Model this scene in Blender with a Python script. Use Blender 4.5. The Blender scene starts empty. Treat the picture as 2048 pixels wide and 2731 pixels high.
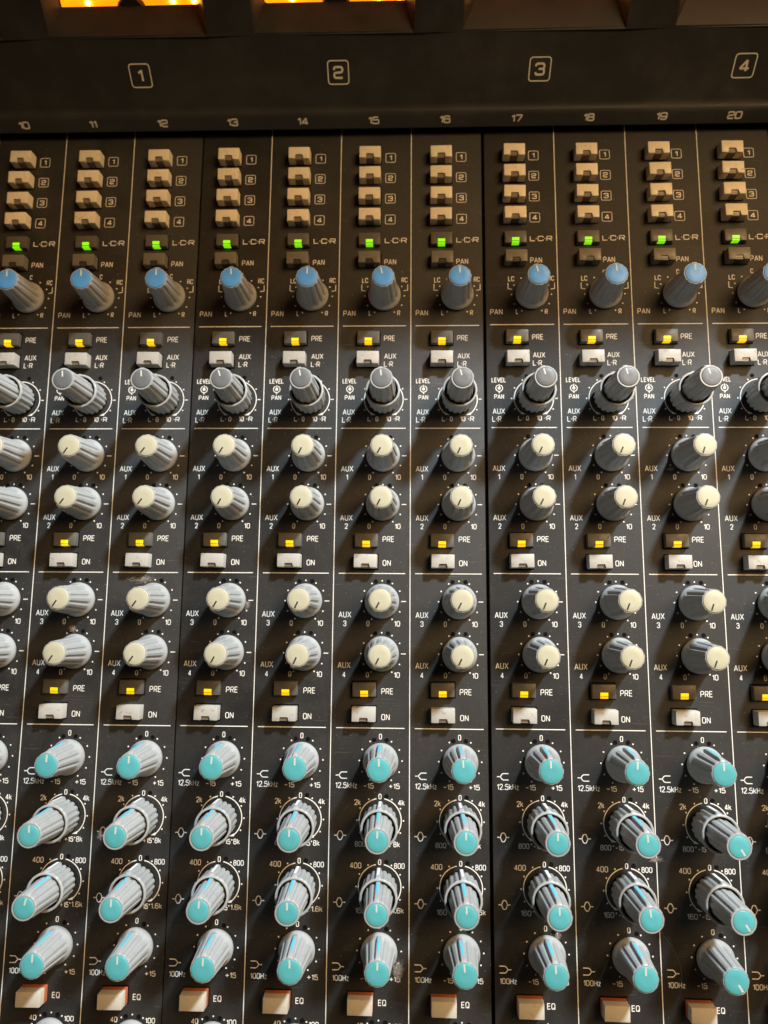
import bpy, bmesh, math, random
from mathutils import Matrix, Vector

random.seed(7)
MM = 0.001
scene = bpy.context.scene
col = scene.collection

# ------------------------------------------------------------------ camera
cam_d = bpy.data.cameras.new('camera')
cam = bpy.data.objects.new('camera', cam_d)
col.objects.link(cam)
R = ((0.9994245, -0.0032595, 0.0337633), (0.0082009, 0.9890622, -0.1472711), (-0.0329140, 0.1474633, 0.9885197))
cam.matrix_world = Matrix([list(R[0]) + [-0.4966 * MM], list(R[1]) + [-77.5736 * MM], list(R[2]) + [290.43 * MM], [0, 0, 0, 1]])
cam_d.sensor_fit = 'VERTICAL'
cam_d.sensor_height = 7.9
cam_d.sensor_width = 7.9
cam_d.lens = 7.9 * 1972.55 / 2731.0
cam_d.clip_start = 0.01
cam_d.clip_end = 20.0
cam_d.dof.use_dof = True
cam_d.dof.focus_distance = 0.276
cam_d.dof.aperture_fstop = 1.8
scene.camera = cam

# ------------------------------------------------------------------ world, lamps, exposure
world = bpy.data.worlds.new('World')
scene.world = world
world.use_nodes = True
bg = world.node_tree.nodes['Background']
bg.inputs['Color'].default_value = (1.0, 0.62, 0.30, 1)
bg.inputs['Strength'].default_value = 0.03


def aim(o, target):
    d = Vector(target) - o.location
    o.rotation_euler = d.to_track_quat('-Z', 'Y').to_euler()


def lamp(name, loc, target, size, watts, colour):
    l = bpy.data.lights.new(name, 'AREA')
    l.shape = 'DISK'
    l.size = size
    l.energy = watts
    l.color = colour
    o = bpy.data.objects.new(name, l)
    col.objects.link(o)
    o.location = loc
    aim(o, target)
    return o


KEY = Vector((0.46, 0.70, 0.56)).normalized()
lamp('cool_desk_lamp', Vector((0, -0.06, 0)) + KEY * 1.6, (0, -0.06, 0), 0.15, 56.0, (0.74, 0.89, 1.0))
lamp('warm_ceiling_lamp', (0.72, 0.42, 1.15), (0, 0, 0), 0.7, 18.0, (1.0, 0.64, 0.30))

scene.view_settings.view_transform = 'Standard'
scene.view_settings.look = 'None'
scene.view_settings.exposure = 0.0
scene.view_settings.gamma = 1.0
scene.view_settings.use_curve_mapping = False
scene.render.filter_size = 1.2
scene.cycles.use_denoising = True
scene.cycles.max_bounces = 6


# ------------------------------------------------------------------ materials
def mat(name, colour, rough=0.5, spec=0.5, emit=None, strength=0.0):
    m = bpy.data.materials.new(name)
    m.use_nodes = True
    b = m.node_tree.nodes['Principled BSDF']
    b.inputs['Base Color'].default_value = (*colour, 1)
    b.inputs['Roughness'].default_value = rough
    b.inputs['Specular IOR Level'].default_value = spec
    if emit:
        b.inputs['Emission Color'].default_value = (*emit, 1)
        b.inputs['Emission Strength'].default_value = strength
    return m


def N(m, kind, **kw):
    n = m.node_tree.nodes.new(kind)
    for k, v in kw.items():
        setattr(n, k, v)
    return n


def worn(name, colour, rough, spec, grime=(0.25, 0.17, 0.09), amount=0.5, scale=420, lo=0.56, hi=0.78, vary=0.06, bump=0.0, bscale=4000, rough_var=0.12):
    """A plain colour with grime patches, a slight per-object shift and fine relief."""
    m = mat(name, colour, rough, spec)
    nt = m.node_tree
    L = nt.links.new
    b = nt.nodes['Principled BSDF']
    tc = N(m, 'ShaderNodeTexCoord')
    oi = N(m, 'ShaderNodeObjectInfo')
    off = N(m, 'ShaderNodeVectorMath', operation='ADD')
    mul = N(m, 'ShaderNodeMath', operation='MULTIPLY')
    mul.inputs[1].default_value = 7.0
    L(oi.outputs['Random'], mul.inputs[0])
    L(tc.outputs['Object'], off.inputs[0])
    L(mul.outputs[0], off.inputs[1])
    n1 = N(m, 'ShaderNodeTexNoise')
    n1.inputs['Scale'].default_value = scale
    n1.inputs['Detail'].default_value = 5
    n1.inputs['Roughness'].default_value = 0.65
    L(off.outputs[0], n1.inputs['Vector'])
    mr = N(m, 'ShaderNodeMapRange')
    mr.inputs['From Min'].default_value = lo
    mr.inputs['From Max'].default_value = hi
    mr.inputs['To Max'].default_value = amount
    L(n1.outputs['Fac'], mr.inputs['Value'])
    mix = N(m, 'ShaderNodeMix', data_type='RGBA')
    mix.inputs[6].default_value = (*colour, 1)
    mix.inputs[7].default_value = (*grime, 1)
    L(mr.outputs['Result'], mix.inputs[0])
    hsv = N(m, 'ShaderNodeHueSaturation')
    vr = N(m, 'ShaderNodeMapRange')
    vr.inputs['To Min'].default_value = 1 - vary
    vr.inputs['To Max'].default_value = 1 + vary
    L(oi.outputs['Random'], vr.inputs['Value'])
    L(vr.outputs['Result'], hsv.inputs['Value'])
    L(mix.outputs[2], hsv.inputs['Color'])
    L(hsv.outputs['Color'], b.inputs['Base Color'])
    rr = N(m, 'ShaderNodeMapRange')
    rr.inputs['From Min'].default_value = 0.3
    rr.inputs['From Max'].default_value = 0.7
    rr.inputs['To Min'].default_value = rough - rough_var
    rr.inputs['To Max'].default_value = rough + rough_var
    L(n1.outputs['Fac'], rr.inputs['Value'])
    L(rr.outputs['Result'], b.inputs['Roughness'])
    if bump:
        n2 = N(m, 'ShaderNodeTexNoise')
        n2.inputs['Scale'].default_value = bscale
        n2.inputs['Detail'].default_value = 3
        L(off.outputs[0], n2.inputs['Vector'])
        bp = N(m, 'ShaderNodeBump')
        bp.inputs['Strength'].default_value = bump
        bp.inputs['Distance'].default_value = 0.0001
        L(n2.outputs['Fac'], bp.inputs['Height'])
        L(bp.outputs['Normal'], b.inputs['Normal'])
    return m


def plate_material():
    m = mat('satin_black_paint', (0.012, 0.011, 0.010), 0.5, 0.68)
    nt = m.node_tree
    L = nt.links.new
    b = nt.nodes['Principled BSDF']
    tc = N(m, 'ShaderNodeTexCoord')
    # broad dusty film
    n1 = N(m, 'ShaderNodeTexNoise')
    n1.inputs['Scale'].default_value = 38
    n1.inputs['Detail'].default_value = 7
    n1.inputs['Roughness'].default_value = 0.62
    n1.inputs['Distortion'].default_value = 0.6
    L(tc.outputs['Object'], n1.inputs['Vector'])
    r1 = N(m, 'ShaderNodeMapRange')
    r1.inputs['From Min'].default_value = 0.40
    r1.inputs['From Max'].default_value = 0.75
    r1.inputs['To Max'].default_value = 0.045
    L(n1.outputs['Fac'], r1.inputs['Value'])
    # tiny dust specks
    n2 = N(m, 'ShaderNodeTexNoise')
    n2.inputs['Scale'].default_value = 1500
    n2.inputs['Detail'].default_value = 2
    L(tc.outputs['Object'], n2.inputs['Vector'])
    r2 = N(m, 'ShaderNodeMapRange')
    r2.inputs['From Min'].default_value = 0.68
    r2.inputs['From Max'].default_value = 0.76
    r2.inputs['To Max'].default_value = 0.45
    L(n2.outputs['Fac'], r2.inputs['Value'])
    # smears of skin grease and old drink drips
    wv = N(m, 'ShaderNodeTexNoise')
    wv.inputs['Scale'].default_value = 120
    wv.inputs['Detail'].default_value = 4
    wv.inputs['Distortion'].default_value = 2.0
    mp = N(m, 'ShaderNodeMapping')
    mp.inputs['Scale'].default_value = (1.6, 0.5, 1)
    mp.inputs['Rotation'].default_value = (0, 0, 0.6)
    L(tc.outputs['Object'], mp.inputs['Vector'])
    L(mp.outputs[0], wv.inputs['Vector'])
    r3 = N(m, 'ShaderNodeMapRange')
    r3.inputs['From Min'].default_value = 0.60
    r3.inputs['From Max'].default_value = 0.80
    r3.inputs['To Max'].default_value = 0.03
    L(wv.outputs['Fac'], r3.inputs['Value'])
    # fine scratches in two directions
    sc = None
    for ang, seed in ((0.5, 0.0), (-1.1, 3.0)):
        mp2 = N(m, 'ShaderNodeMapping')
        mp2.inputs['Rotation'].default_value = (0, 0, ang)
        mp2.inputs['Scale'].default_value = (70, 1700, 1)
        mp2.inputs['Location'].default_value = (seed, seed, seed)
        L(tc.outputs['Object'], mp2.inputs['Vector'])
        ns = N(m, 'ShaderNodeTexNoise')
        ns.inputs['Scale'].default_value = 1.0
        ns.inputs['Detail'].default_value = 1
        L(mp2.outputs[0], ns.inputs['Vector'])
        rs = N(m, 'ShaderNodeMapRange')
        rs.inputs['From Min'].default_value = 0.72
        rs.inputs['From Max'].default_value = 0.80
        rs.inputs['To Max'].default_value = 0.12
        L(ns.outputs['Fac'], rs.inputs['Value'])
        if sc is None:
            sc = rs.outputs[0]
        else:
            ad = N(m, 'ShaderNodeMath', operation='ADD')
            L(sc, ad.inputs[0])
            L(rs.outputs[0], ad.inputs[1])
            sc = ad.outputs[0]
    a0 = N(m, 'ShaderNodeMath', operation='ADD')
    L(sc, a0.inputs[0])
    L(r3.outputs[0], a0.inputs[1])
    a1 = N(m, 'ShaderNodeMath', operation='ADD')
    a2 = N(m, 'ShaderNodeMath', operation='ADD', use_clamp=True)
    L(r1.outputs[0], a1.inputs[0])
    L(r2.outputs[0], a1.inputs[1])
    L(a1.outputs[0], a2.inputs[0])
    L(a0.outputs[0], a2.inputs[1])
    mix = N(m, 'ShaderNodeMix', data_type='RGBA')
    mix.inputs[6].default_value = (0.006, 0.005, 0.004, 1)
    mix.inputs[7].default_value = (0.36, 0.33, 0.29, 1)
    L(a2.outputs[0], mix.inputs[0])
    L(mix.outputs[2], b.inputs['Base Color'])
    rr = N(m, 'ShaderNodeMapRange')
    rr.inputs['From Min'].default_value = 0.3
    rr.inputs['From Max'].default_value = 0.7
    rr.inputs['To Min'].default_value = 0.60
    rr.inputs['To Max'].default_value = 0.78
    L(n1.outputs['Fac'], rr.inputs['Value'])
    L(rr.outputs[0], b.inputs['Roughness'])
    n3 = N(m, 'ShaderNodeTexNoise')
    n3.inputs['Scale'].default_value = 3200
    n3.inputs['Detail'].default_value = 3
    L(tc.outputs['Object'], n3.inputs['Vector'])
    bp = N(m, 'ShaderNodeBump')
    bp.inputs['Strength'].default_value = 0.35
    bp.inputs['Distance'].default_value = 0.0001
    L(n3.outputs['Fac'], bp.inputs['Height'])
    L(bp.outputs[0], b.inputs['Normal'])
    return m


M = {}
M['plate'] = plate_material()
M['print'] = worn('white_screen_print', (0.80, 0.765, 0.69), 0.55, 0.3, (0.35, 0.30, 0.22), 0.6, 900, 0.55, 0.75, 0.03)
M['knob'] = worn('grey_knob_plastic', (0.36, 0.365, 0.355), 0.33, 0.5, (0.22, 0.20, 0.18), 0.4, 260, 0.52, 0.78, 0.05, 0.06, 3000, 0.07)
M['cream_cap'] = worn('cream_cap_plastic', (0.50, 0.47, 0.335), 0.42, 0.4, (0.45, 0.36, 0.22), 0.45, 330, 0.60, 0.78, 0.03)
M['teal_cap'] = worn('turquoise_cap_plastic', (0.09, 0.38, 0.40), 0.40, 0.4, (0.06, 0.22, 0.24), 0.5, 330, 0.62, 0.8, 0.05)
M['blue_cap'] = worn('blue_cap_plastic', (0.085, 0.28, 0.55), 0.45, 0.4, (0.05, 0.2, 0.4), 0.5, 330, 0.62, 0.8, 0.05)
M['grey_cap'] = worn('dark_grey_cap_plastic', (0.13, 0.135, 0.14), 0.50, 0.5, (0.10, 0.08, 0.07), 0.5, 330, 0.6, 0.8, 0.05)
M['cream_line'] = mat('cream_inlay', (0.62, 0.58, 0.50), 0.5, 0.3)
M['dark_line'] = mat('dark_inlay', (0.035, 0.03, 0.03), 0.5, 0.3)
M['teal_line'] = mat('turquoise_inlay', (0.10, 0.52, 0.68), 0.45, 0.4)
M['white_line'] = mat('white_inlay', (0.85, 0.85, 0.83), 0.45, 0.4)
M['gap_shade'] = mat('painted_gap_shade', (0.004, 0.004, 0.004), 0.8, 0.1)  # near-black that puts the shade of gaps and holes into the colour
M['ivory'] = worn('ivory_button_plastic', (0.74, 0.67, 0.53), 0.45, 0.4, (0.22, 0.15, 0.08), 0.55, 480, 0.58, 0.76, 0.05)
M['white'] = worn('white_button_plastic', (0.455, 0.43, 0.38), 0.45, 0.4, (0.16, 0.12, 0.08), 0.75, 480, 0.58, 0.74, 0.05)
M['charcoal'] = worn('charcoal_button_plastic', (0.105, 0.098, 0.082), 0.45, 0.4, (0.14, 0.12, 0.10), 0.5, 480, 0.52, 0.75, 0.08)
M['tan'] = worn('tan_button_plastic', (0.54, 0.49, 0.40), 0.45, 0.4, (0.22, 0.15, 0.08), 0.55, 480, 0.58, 0.76, 0.05)
M['taupe'] = worn('taupe_button_plastic', (0.17, 0.155, 0.125), 0.45, 0.4, (0.11, 0.10, 0.08), 0.5, 480, 0.52, 0.75, 0.08)
M['lens_off'] = mat('unlit_smoked_lens', (0.20, 0.165, 0.14), 0.3, 0.5)
M['lens_dark'] = mat('unlit_dark_lens', (0.05, 0.045, 0.03), 0.3, 0.5)
M['led_green'] = mat('lit_green_lens', (0.10, 0.35, 0.05), 0.35, 0.4, (0.32, 1.0, 0.0), 1.0)
M['led_yellow'] = mat('lit_yellow_lens', (0.45, 0.35, 0.02), 0.35, 0.4, (1.0, 0.72, 0.0), 1.05)
M['led_amber'] = mat('lit_amber_lens_front', (0.45, 0.30, 0.02), 0.35, 0.4, (1.0, 0.56, 0.0), 0.92)
M['led_green2'] = mat('lit_green_lens_front', (0.10, 0.35, 0.05), 0.35, 0.4, (0.28, 0.95, 0.0), 0.75)
M['orange'] = worn('orange_collar_plastic', (0.48, 0.13, 0.05), 0.4, 0.4, (0.3, 0.08, 0.02), 0.4, 480)
M['bridge'] = worn('textured_dark_housing', (0.030, 0.031, 0.032), 0.50, 0.4, (0.06, 0.058, 0.055), 0.5, 60, 0.45, 0.75, 0.0, 0.5, 1800)
M['chassis'] = mat('black_chassis_steel', (0.008, 0.008, 0.008), 0.6, 0.3)
M['lint'] = mat('grey_lint_fibre', (0.40, 0.35, 0.31), 0.9, 0.1)
M['hair'] = mat('thin_pale_hair', (0.30, 0.24, 0.19), 0.6, 0.3)
M['bulb'] = mat('lit_meter_bulb', (1, 0.7, 0.2), 0.4, 0.3, (1.0, 0.58, 0.12), 16.0)
M['hub'] = mat('meter_hub_plastic', (0.02, 0.015, 0.01), 0.4, 0.5)
M['meter_ink'] = mat('meter_black_ink', (0.02, 0.015, 0.01), 0.7, 0.2)


def dial_material():
    m = mat('backlit_amber_dial', (0.75, 0.50, 0.12), 0.5, 0.2)
    nt = m.node_tree
    L = nt.links.new
    b = nt.nodes['Principled BSDF']
    tc = N(m, 'ShaderNodeTexCoord')
    n = N(m, 'ShaderNodeTexNoise')
    n.inputs['Scale'].default_value = 45
    n.inputs['Detail'].default_value = 2
    L(tc.outputs['Object'], n.inputs['Vector'])
    cr = N(m, 'ShaderNodeValToRGB')
    cr.color_ramp.elements[0].position = 0.35
    cr.color_ramp.elements[0].color = (0.7, 0.11, 0.0, 1)
    cr.color_ramp.elements[1].position = 0.65
    cr.color_ramp.elements[1].color = (1.0, 0.20, 0.0, 1)
    L(n.outputs['Fac'], cr.inputs[0])
    L(cr.outputs[0], b.inputs['Emission Color'])
    b.inputs['Emission Strength'].default_value = 2.6
    return m


M['dial'] = dial_material()


# ------------------------------------------------------------------ mesh helpers (all input in millimetres)
def mesh(name, verts, faces, smooth=None, material=None, mats=None, face_mats=None):
    me = bpy.data.meshes.new(name)
    me.from_pydata([(v[0] * MM, v[1] * MM, v[2] * MM) for v in verts], [], faces)
    me.validate()
    if smooth is not None:
        me.polygons.foreach_set('use_smooth', [True] * len(me.polygons))
        me.set_sharp_from_angle(angle=math.radians(smooth))
    if material:
        me.materials.append(M[material])
    if mats:
        for k in mats:
            me.materials.append(M[k])
        me.polygons.foreach_set('material_index', face_mats)
    me.update()
    return me


def bm_mesh(name, bm, material, smooth=None):
    bmesh.ops.recalc_face_normals(bm, faces=bm.faces)
    for v in bm.verts:
        v.co *= MM
    me = bpy.data.meshes.new(name)
    bm.to_mesh(me)
    bm.free()
    if smooth is not None:
        me.polygons.foreach_set('use_smooth', [True] * len(me.polygons))
        me.set_sharp_from_angle(angle=math.radians(smooth))
    me.materials.append(M[material])
    return me


def obj(name, me, parent=None, loc=(0, 0, 0), rz=0.0, label=None, kind=None):
    o = bpy.data.objects.new(name, me)
    col.objects.link(o)
    if parent:
        o.parent = parent
    o.location = (loc[0] * MM, loc[1] * MM, loc[2] * MM)
    if rz:
        o.rotation_euler = (0, 0, rz)
    if label:
        o['label'] = label
    if kind:
        o['kind'] = kind
    return o


def thing(name, label, cat, loc, rz=0, group=None):
    o = obj(name, None, None, loc, rz, label)
    o['category'] = cat
    o.empty_display_size = 0.01
    if group:
        o['group'] = group
    return o


def lathe(name, prof, n=128, flutes=16, ridge=None, material='knob', smooth=38, close_top=True, soft=False):
    """prof: (z, r, flute depth, ridge height); ridge = width in mm, at +y."""
    vs, fs = [], []
    for z, r, fd, rh in prof:
        for i in range(n):
            a = 2 * math.pi * i / n
            g = min(1.0, max(0.0, math.cos(flutes * (a - math.pi / 2) + math.pi) + 0.10) * 1.25)
            if soft:
                g = 0.5 + 0.5 * math.cos(flutes * (a - math.pi / 2) + math.pi)
            rr = r - fd * g
            if ridge and rh:
                d = abs((a - math.pi / 2 + math.pi) % (2 * math.pi) - math.pi) * r
                if d < ridge:
                    k = 1.0 if d < ridge * 0.55 else (ridge - d) / (ridge * 0.45)
                    rr = max(rr, rr * (1 - k) + (r + rh) * k)
            vs.append((rr * math.cos(a), rr * math.sin(a), z))
    for k in range(len(prof) - 1):
        for i in range(n):
            j = (i + 1) % n
            fs.append((k * n + i, k * n + j, (k + 1) * n + j, (k + 1) * n + i))
    if close_top:
        fs.append(tuple((len(prof) - 1) * n + i for i in range(n)))
    return mesh(name, vs, fs, smooth, material)


def disc_cap(name, r, z0, z1, material, bev=0.25, dome=0.0):
    prof = [(z0, r - 0.02, 0, 0), (z1 - bev, r, 0, 0), (z1 - bev * 0.3, r - bev * 0.3, 0, 0), (z1, r - bev, 0, 0), (z1 + dome, r * 0.4, 0, 0)]
    return lathe(name, prof, 48, 1, None, material, 50)


def box_mesh(name, x0, x1, y0, y1, z0, z1, material, bev=0.0, seg=2):
    bm = bmesh.new()
    bmesh.ops.create_cube(bm, size=1)
    for v in bm.verts:
        v.co = Vector(((x0 + x1) / 2 + v.co.x * (x1 - x0), (y0 + y1) / 2 + v.co.y * (y1 - y0), (z0 + z1) / 2 + v.co.z * (z1 - z0)))
    if bev:
        bmesh.ops.bevel(bm, geom=bm.edges[:], offset=bev, segments=seg, profile=0.5, affect='EDGES')
    return bm_mesh(name, bm, material, 35 if bev else None)


# ------------------------------------------------------------------ stroke lettering
def rounded(pts, r, closed=False, n=5):
    out = []
    m = len(pts)
    for i, p in enumerate(pts):
        if not closed and i in (0, m - 1):
            out.append(p)
            continue
        a, c = pts[i - 1], pts[(i + 1) % m]
        va = (a[0] - p[0], a[1] - p[1])
        vc = (c[0] - p[0], c[1] - p[1])
        la, lc = math.hypot(*va), math.hypot(*vc)
        if la < 1e-6 or lc < 1e-6:
            out.append(p)
            continue
        lim_a = la if (not closed and i - 1 == 0) else la * 0.5
        lim_c = lc if (not closed and i + 1 == m - 1) else lc * 0.5
        q = min(r, lim_a * 0.98, lim_c * 0.98)
        s = (p[0] + va[0] / la * q, p[1] + va[1] / la * q)
        e = (p[0] + vc[0] / lc * q, p[1] + vc[1] / lc * q)
        for k in range(n + 1):
            t = k / n
            out.append(((1 - t) ** 2 * s[0] + 2 * t * (1 - t) * p[0] + t * t * e[0], (1 - t) ** 2 * s[1] + 2 * t * (1 - t) * p[1] + t * t * e[1]))
    return out


def ribbon(pts, w, z, vs, fs, closed=False):
    m = len(pts)
    base = len(vs)
    for i, p in enumerate(pts):
        a = pts[i - 1] if (closed or i > 0) else None
        c = pts[(i + 1) % m] if (closed or i < m - 1) else None

        def nrm(u, v):
            dx, dy = v[0] - u[0], v[1] - u[1]
            l = math.hypot(dx, dy) or 1
            return (-dy / l, dx / l)
        if a is None:
            nx, ny = nrm(p, c)
            k = 1
        elif c is None:
            nx, ny = nrm(a, p)
            k = 1
        else:
            n1, n2 = nrm(a, p), nrm(p, c)
            nx, ny = n1[0] + n2[0], n1[1] + n2[1]
            l = math.hypot(nx, ny) or 1
            nx, ny = nx / l, ny / l
            k = min(1.6, 1 / max(0.3, nx * n1[0] + ny * n1[1]))
        vs.append((p[0] + nx * w / 2 * k, p[1] + ny * w / 2 * k, z))
        vs.append((p[0] - nx * w / 2 * k, p[1] - ny * w / 2 * k, z))
    for i in range(m if closed else m - 1):
        j = (i + 1) % m
        fs.append((base + 2 * i, base + 2 * i + 1, base + 2 * j + 1, base + 2 * j))


def disc(x, y, r, z, vs, fs, n=14):
    b = len(vs)
    for i in range(n):
        a = 2 * math.pi * i / n
        vs.append((x + r * math.cos(a), y + r * math.sin(a), z))
    fs.append(tuple(range(b, b + n)))


# glyph: (width, [(points, closed, rounding multiplier)])
def glyphs(ext):
    w = 0.98 if ext else 0.52
    r = 0.26 if ext else 0.27
    O = [(0, 0), (w, 0), (w, 1), (0, 1)]
    G = {}
    G['0'] = (w, [(O, True, 1)])
    G['O'] = G['0']
    G['Q'] = (w, [(O, True, 1), ([(w * 0.55, 0.25), (w * 1.05, -0.06)], False, 0)])
    one = w * 0.42
    G['1'] = (one, [([(0, 0.74), (one, 0.97)], False, 0), ([(one, 1.03), (one, 0)], False, 0)])
    if ext:
        G['2'] = (w, [([(0, 0.72), (0, 1), (w, 1), (w, 0.52), (0, 0.46), (0, 0), (w, 0)], False, 0.8)])
    else:
        G['2'] = (w, [([(0, 0.74), (0, 1), (w, 1), (w, 0.6), (0, 0)], False, 1), ([(0, 0), (w, 0)], False, 0)])
    G['3'] = (w, [([(0, 0.76), (0, 1), (w, 1), (w, 0.52), (w * 0.35, 0.52)], False, 0.9), ([(w * 0.8, 0.52), (w, 0.5), (w, 0), (0, 0), (0, 0.24)], False, 0.9)])
    G['4'] = (w, [([(w * 0.74, 0), (w * 0.74, 1)], False, 0), ([(w * 0.74, 1), (0, 0.25)], False, 0), ([(0, 0.25), (w * 1.06, 0.25)], False, 0)])
    G['5'] = (w, [([(w * 0.95, 1), (w * 0.05, 1), (0, 0.55), (w, 0.62), (w, 0), (0, 0), (0, 0.22)], False, 0.7)])
    G['6'] = (w, [([(w * 0.95, 0.80), (w * 0.9, 1), (0, 1), (0, 0.5)], False, 0.9), ([(0, 0), (w, 0), (w, 0.58), (0, 0.58)], True, 0.9)])
    G['7'] = (w, [([(0, 1), (w, 1), (w, 0.86), (w * 0.4, 0)], False, 0.4)])
    G['8'] = (w, [([(0, 0), (w, 0), (w, 0.53), (0, 0.53)], True, 0.9), ([(w * 0.05, 0.53), (w * 0.95, 0.53), (w * 0.95, 1), (w * 0.05, 1)], True, 0.9)])
    G['9'] = (w, [([(0, 0.42), (w, 0.42), (w, 1), (0, 1)], True, 0.9), ([(w, 0.5), (w, 0), (w * 0.1, 0), (w * 0.05, 0.2)], False, 0.9)])
    G['A'] = (w * 1.15, [([(0, 0), (w * 0.575, 1)], False, 0), ([(w * 0.575, 1), (w * 1.15, 0)], False, 0), ([(w * 0.2, 0.30), (w * 0.95, 0.30)], False, 0)])
    G['U'] = (w, [([(0, 1), (0, 0), (w, 0), (w, 1)], False, 1)])
    G['X'] = (w * 1.1, [([(0, 0), (w * 1.1, 1)], False, 0), ([(0, 1), (w * 1.1, 0)], False, 0)])
    G['L'] = (w * 0.85, [([(0, 1), (0, 0), (w * 0.85, 0)], False, 0)])
    G['R'] = (w, [([(0, 0), (0, 1), (w, 1), (w, 0.47), (0, 0.47)], False, 0.85), ([(w * 0.5, 0.47), (w, 0)], False, 0)])
    G['P'] = (w, [([(0, 0), (0, 1), (w, 1), (w, 0.44), (0, 0.44)], False, 0.85)])
    G['N'] = (w, [([(0, 0), (0, 1)], False, 0), ([(0, 1), (w, 0)], False, 0), ([(w, 0), (w, 1)], False, 0)])
    G['C'] = (w, [([(w, 0.72), (w, 1), (0, 1), (0, 0), (w, 0), (w, 0.28)], False, 1)])
    G['E'] = (w * 0.88, [([(w * 0.88, 1), (0, 1), (0, 0), (w * 0.88, 0)], False, 0), ([(0, 0.52), (w * 0.8, 0.52)], False, 0)])
    G['V'] = (w * 1.05, [([(0, 1), (w * 0.525, 0)], False, 0), ([(w * 0.525, 0), (w * 1.05, 1)], False, 0)])
    G['H'] = (w, [([(0, 0), (0, 1)], False, 0), ([(w, 0), (w, 1)], False, 0), ([(0, 0.52), (w, 0.52)], False, 0)])
    G['k'] = (w * 0.85, [([(0, 0), (0, 1)], False, 0), ([(w * 0.8, 0.72), (0, 0.28)], False, 0), ([(w * 0.3, 0.45), (w * 0.88, 0)], False, 0)])
    G['z'] = (w * 0.75, [([(0, 0.7), (w * 0.75, 0.7)], False, 0), ([(w * 0.75, 0.7), (0, 0)], False, 0), ([(0, 0), (w * 0.75, 0)], False, 0)])
    G['+'] = (w * 1.05, [([(0, 0.45), (w * 1.05, 0.45)], False, 0), ([(w * 0.525, 0.12), (w * 0.525, 0.78)], False, 0)])
    G['-'] = (w * 0.9, [([(0, 0.45), (w * 0.9, 0.45)], False, 0)])
    G['.'] = (0.07, 'dot0')
    G['*'] = (0.07, 'dot')
    return G, r


GLYPHS = {False: glyphs(False), True: glyphs(True)}


def text_geo(s, width, h, stroke, ext=False, gap=0.24, z=0.03, vs=None, fs=None, ox=0.0, oy=0.0):
    """Lettering centred on (ox, oy), scaled to the given width and cap height."""
    vs = [] if vs is None else vs
    fs = [] if fs is None else fs
    G, r = GLYPHS[ext]
    adv = sum(G[c][0] for c in s) + gap * (len(s) - 1)
    sx = (width - stroke) / adv if adv else 1
    hh = h - stroke
    x = -(width - stroke) / 2
    y0 = -hh / 2
    k = 0
    for c in s:
        gw, polys = G[c]
        if isinstance(polys, str):
            disc(ox + x + gw * sx / 2, oy + (y0 + 0.03 if polys == 'dot0' else 0), stroke * 0.62, z + 0.004 * k, vs, fs, 10)
            k += 1
        else:
            for pts, closed, rm in polys:
                q = [(ox + x + p[0] * sx, oy + y0 + p[1] * hh) for p in pts]
                if rm:
                    q = rounded(q, r * rm * hh, closed)
                ribbon(q, stroke, z + 0.004 * k, vs, fs, closed)
                k += 1
        x += (gw + gap) * sx
    return vs, fs


def text_mesh(s, width, h, stroke, ext=False, gap=0.24):
    vs, fs = text_geo(s, width, h, stroke, ext, gap)
    return mesh('lettering', vs, fs, None, 'print')


def boxed_number(s, size, stroke, vs=None, fs=None):
    vs = [] if vs is None else vs
    fs = [] if fs is None else fs
    q = size / 2
    ribbon(rounded([(-q, -q), (q, -q), (q, q), (-q, q)], size * 0.16, True), stroke * 0.8, 0.03, vs, fs, True)
    w = size * (0.26 if s == '1' else 0.50)
    text_geo(s, w, size * 0.56, stroke * 1.35, True, 0.2, 0.032, vs, fs)
    return vs, fs


# ------------------------------------------------------------------ shared control meshes
FL = 12
single_body = lathe('knob_body', [
    (0.35, 6.35, 0, 0), (0.6, 6.62, 0, 0), (1.4, 6.7, 0, 0), (1.8, 6.64, 0, 0), (2.2, 6.42, 0, 0), (2.8, 6.05, 0, 0.1), (3.3, 5.85, 0.05, 0.4), (3.9, 5.72, 0.30, 0.62),
    (4.8, 5.62, 0.36, 0.72), (15.6, 4.70, 0.34, 0.68), (16.6, 4.62, 0.34, 0.45), (17.2, 4.57, 0.24, 0.30), (17.65, 4.45, 0.10, 0.2), (17.85, 4.28, 0.02, 0.1), (17.85, 4.08, 0, 0), (17.3, 4.05, 0, 0)], 192, FL, 1.15)
dual_ring = lathe('knob_ring', [
    (1.6, 6.0, 0.15, 0), (1.6, 6.45, 0.34, 0.7), (2.2, 6.5, 0.36, 0.85), (10.6, 6.74, 0.34, 0.75), (11.5, 6.86, 0.16, 0.45), (12.2, 6.84, 0.05, 0.2), (12.5, 6.66, 0, 0), (12.6, 6.45, 0, 0), (12.55, 6.1, 0, 0),
    (12.25, 5.88, 0, 0), (11.7, 5.86, 0, 0)], 192, 18, 1.15, close_top=False, soft=True)
dual_inner = lathe('inner_knob_body', [
    (7.0, 5.36, 0.30, 0.6), (8.0, 5.32, 0.32, 0.7), (24.4, 4.48, 0.30, 0.6), (25.4, 4.42, 0.30, 0.4), (26.1, 4.40, 0.20, 0.25), (26.6, 4.28, 0.06, 0.1), (26.8, 4.1, 0, 0), (26.8, 3.62, 0, 0), (26.3, 3.58, 0, 0)], 192, FL, 1.1)
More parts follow.
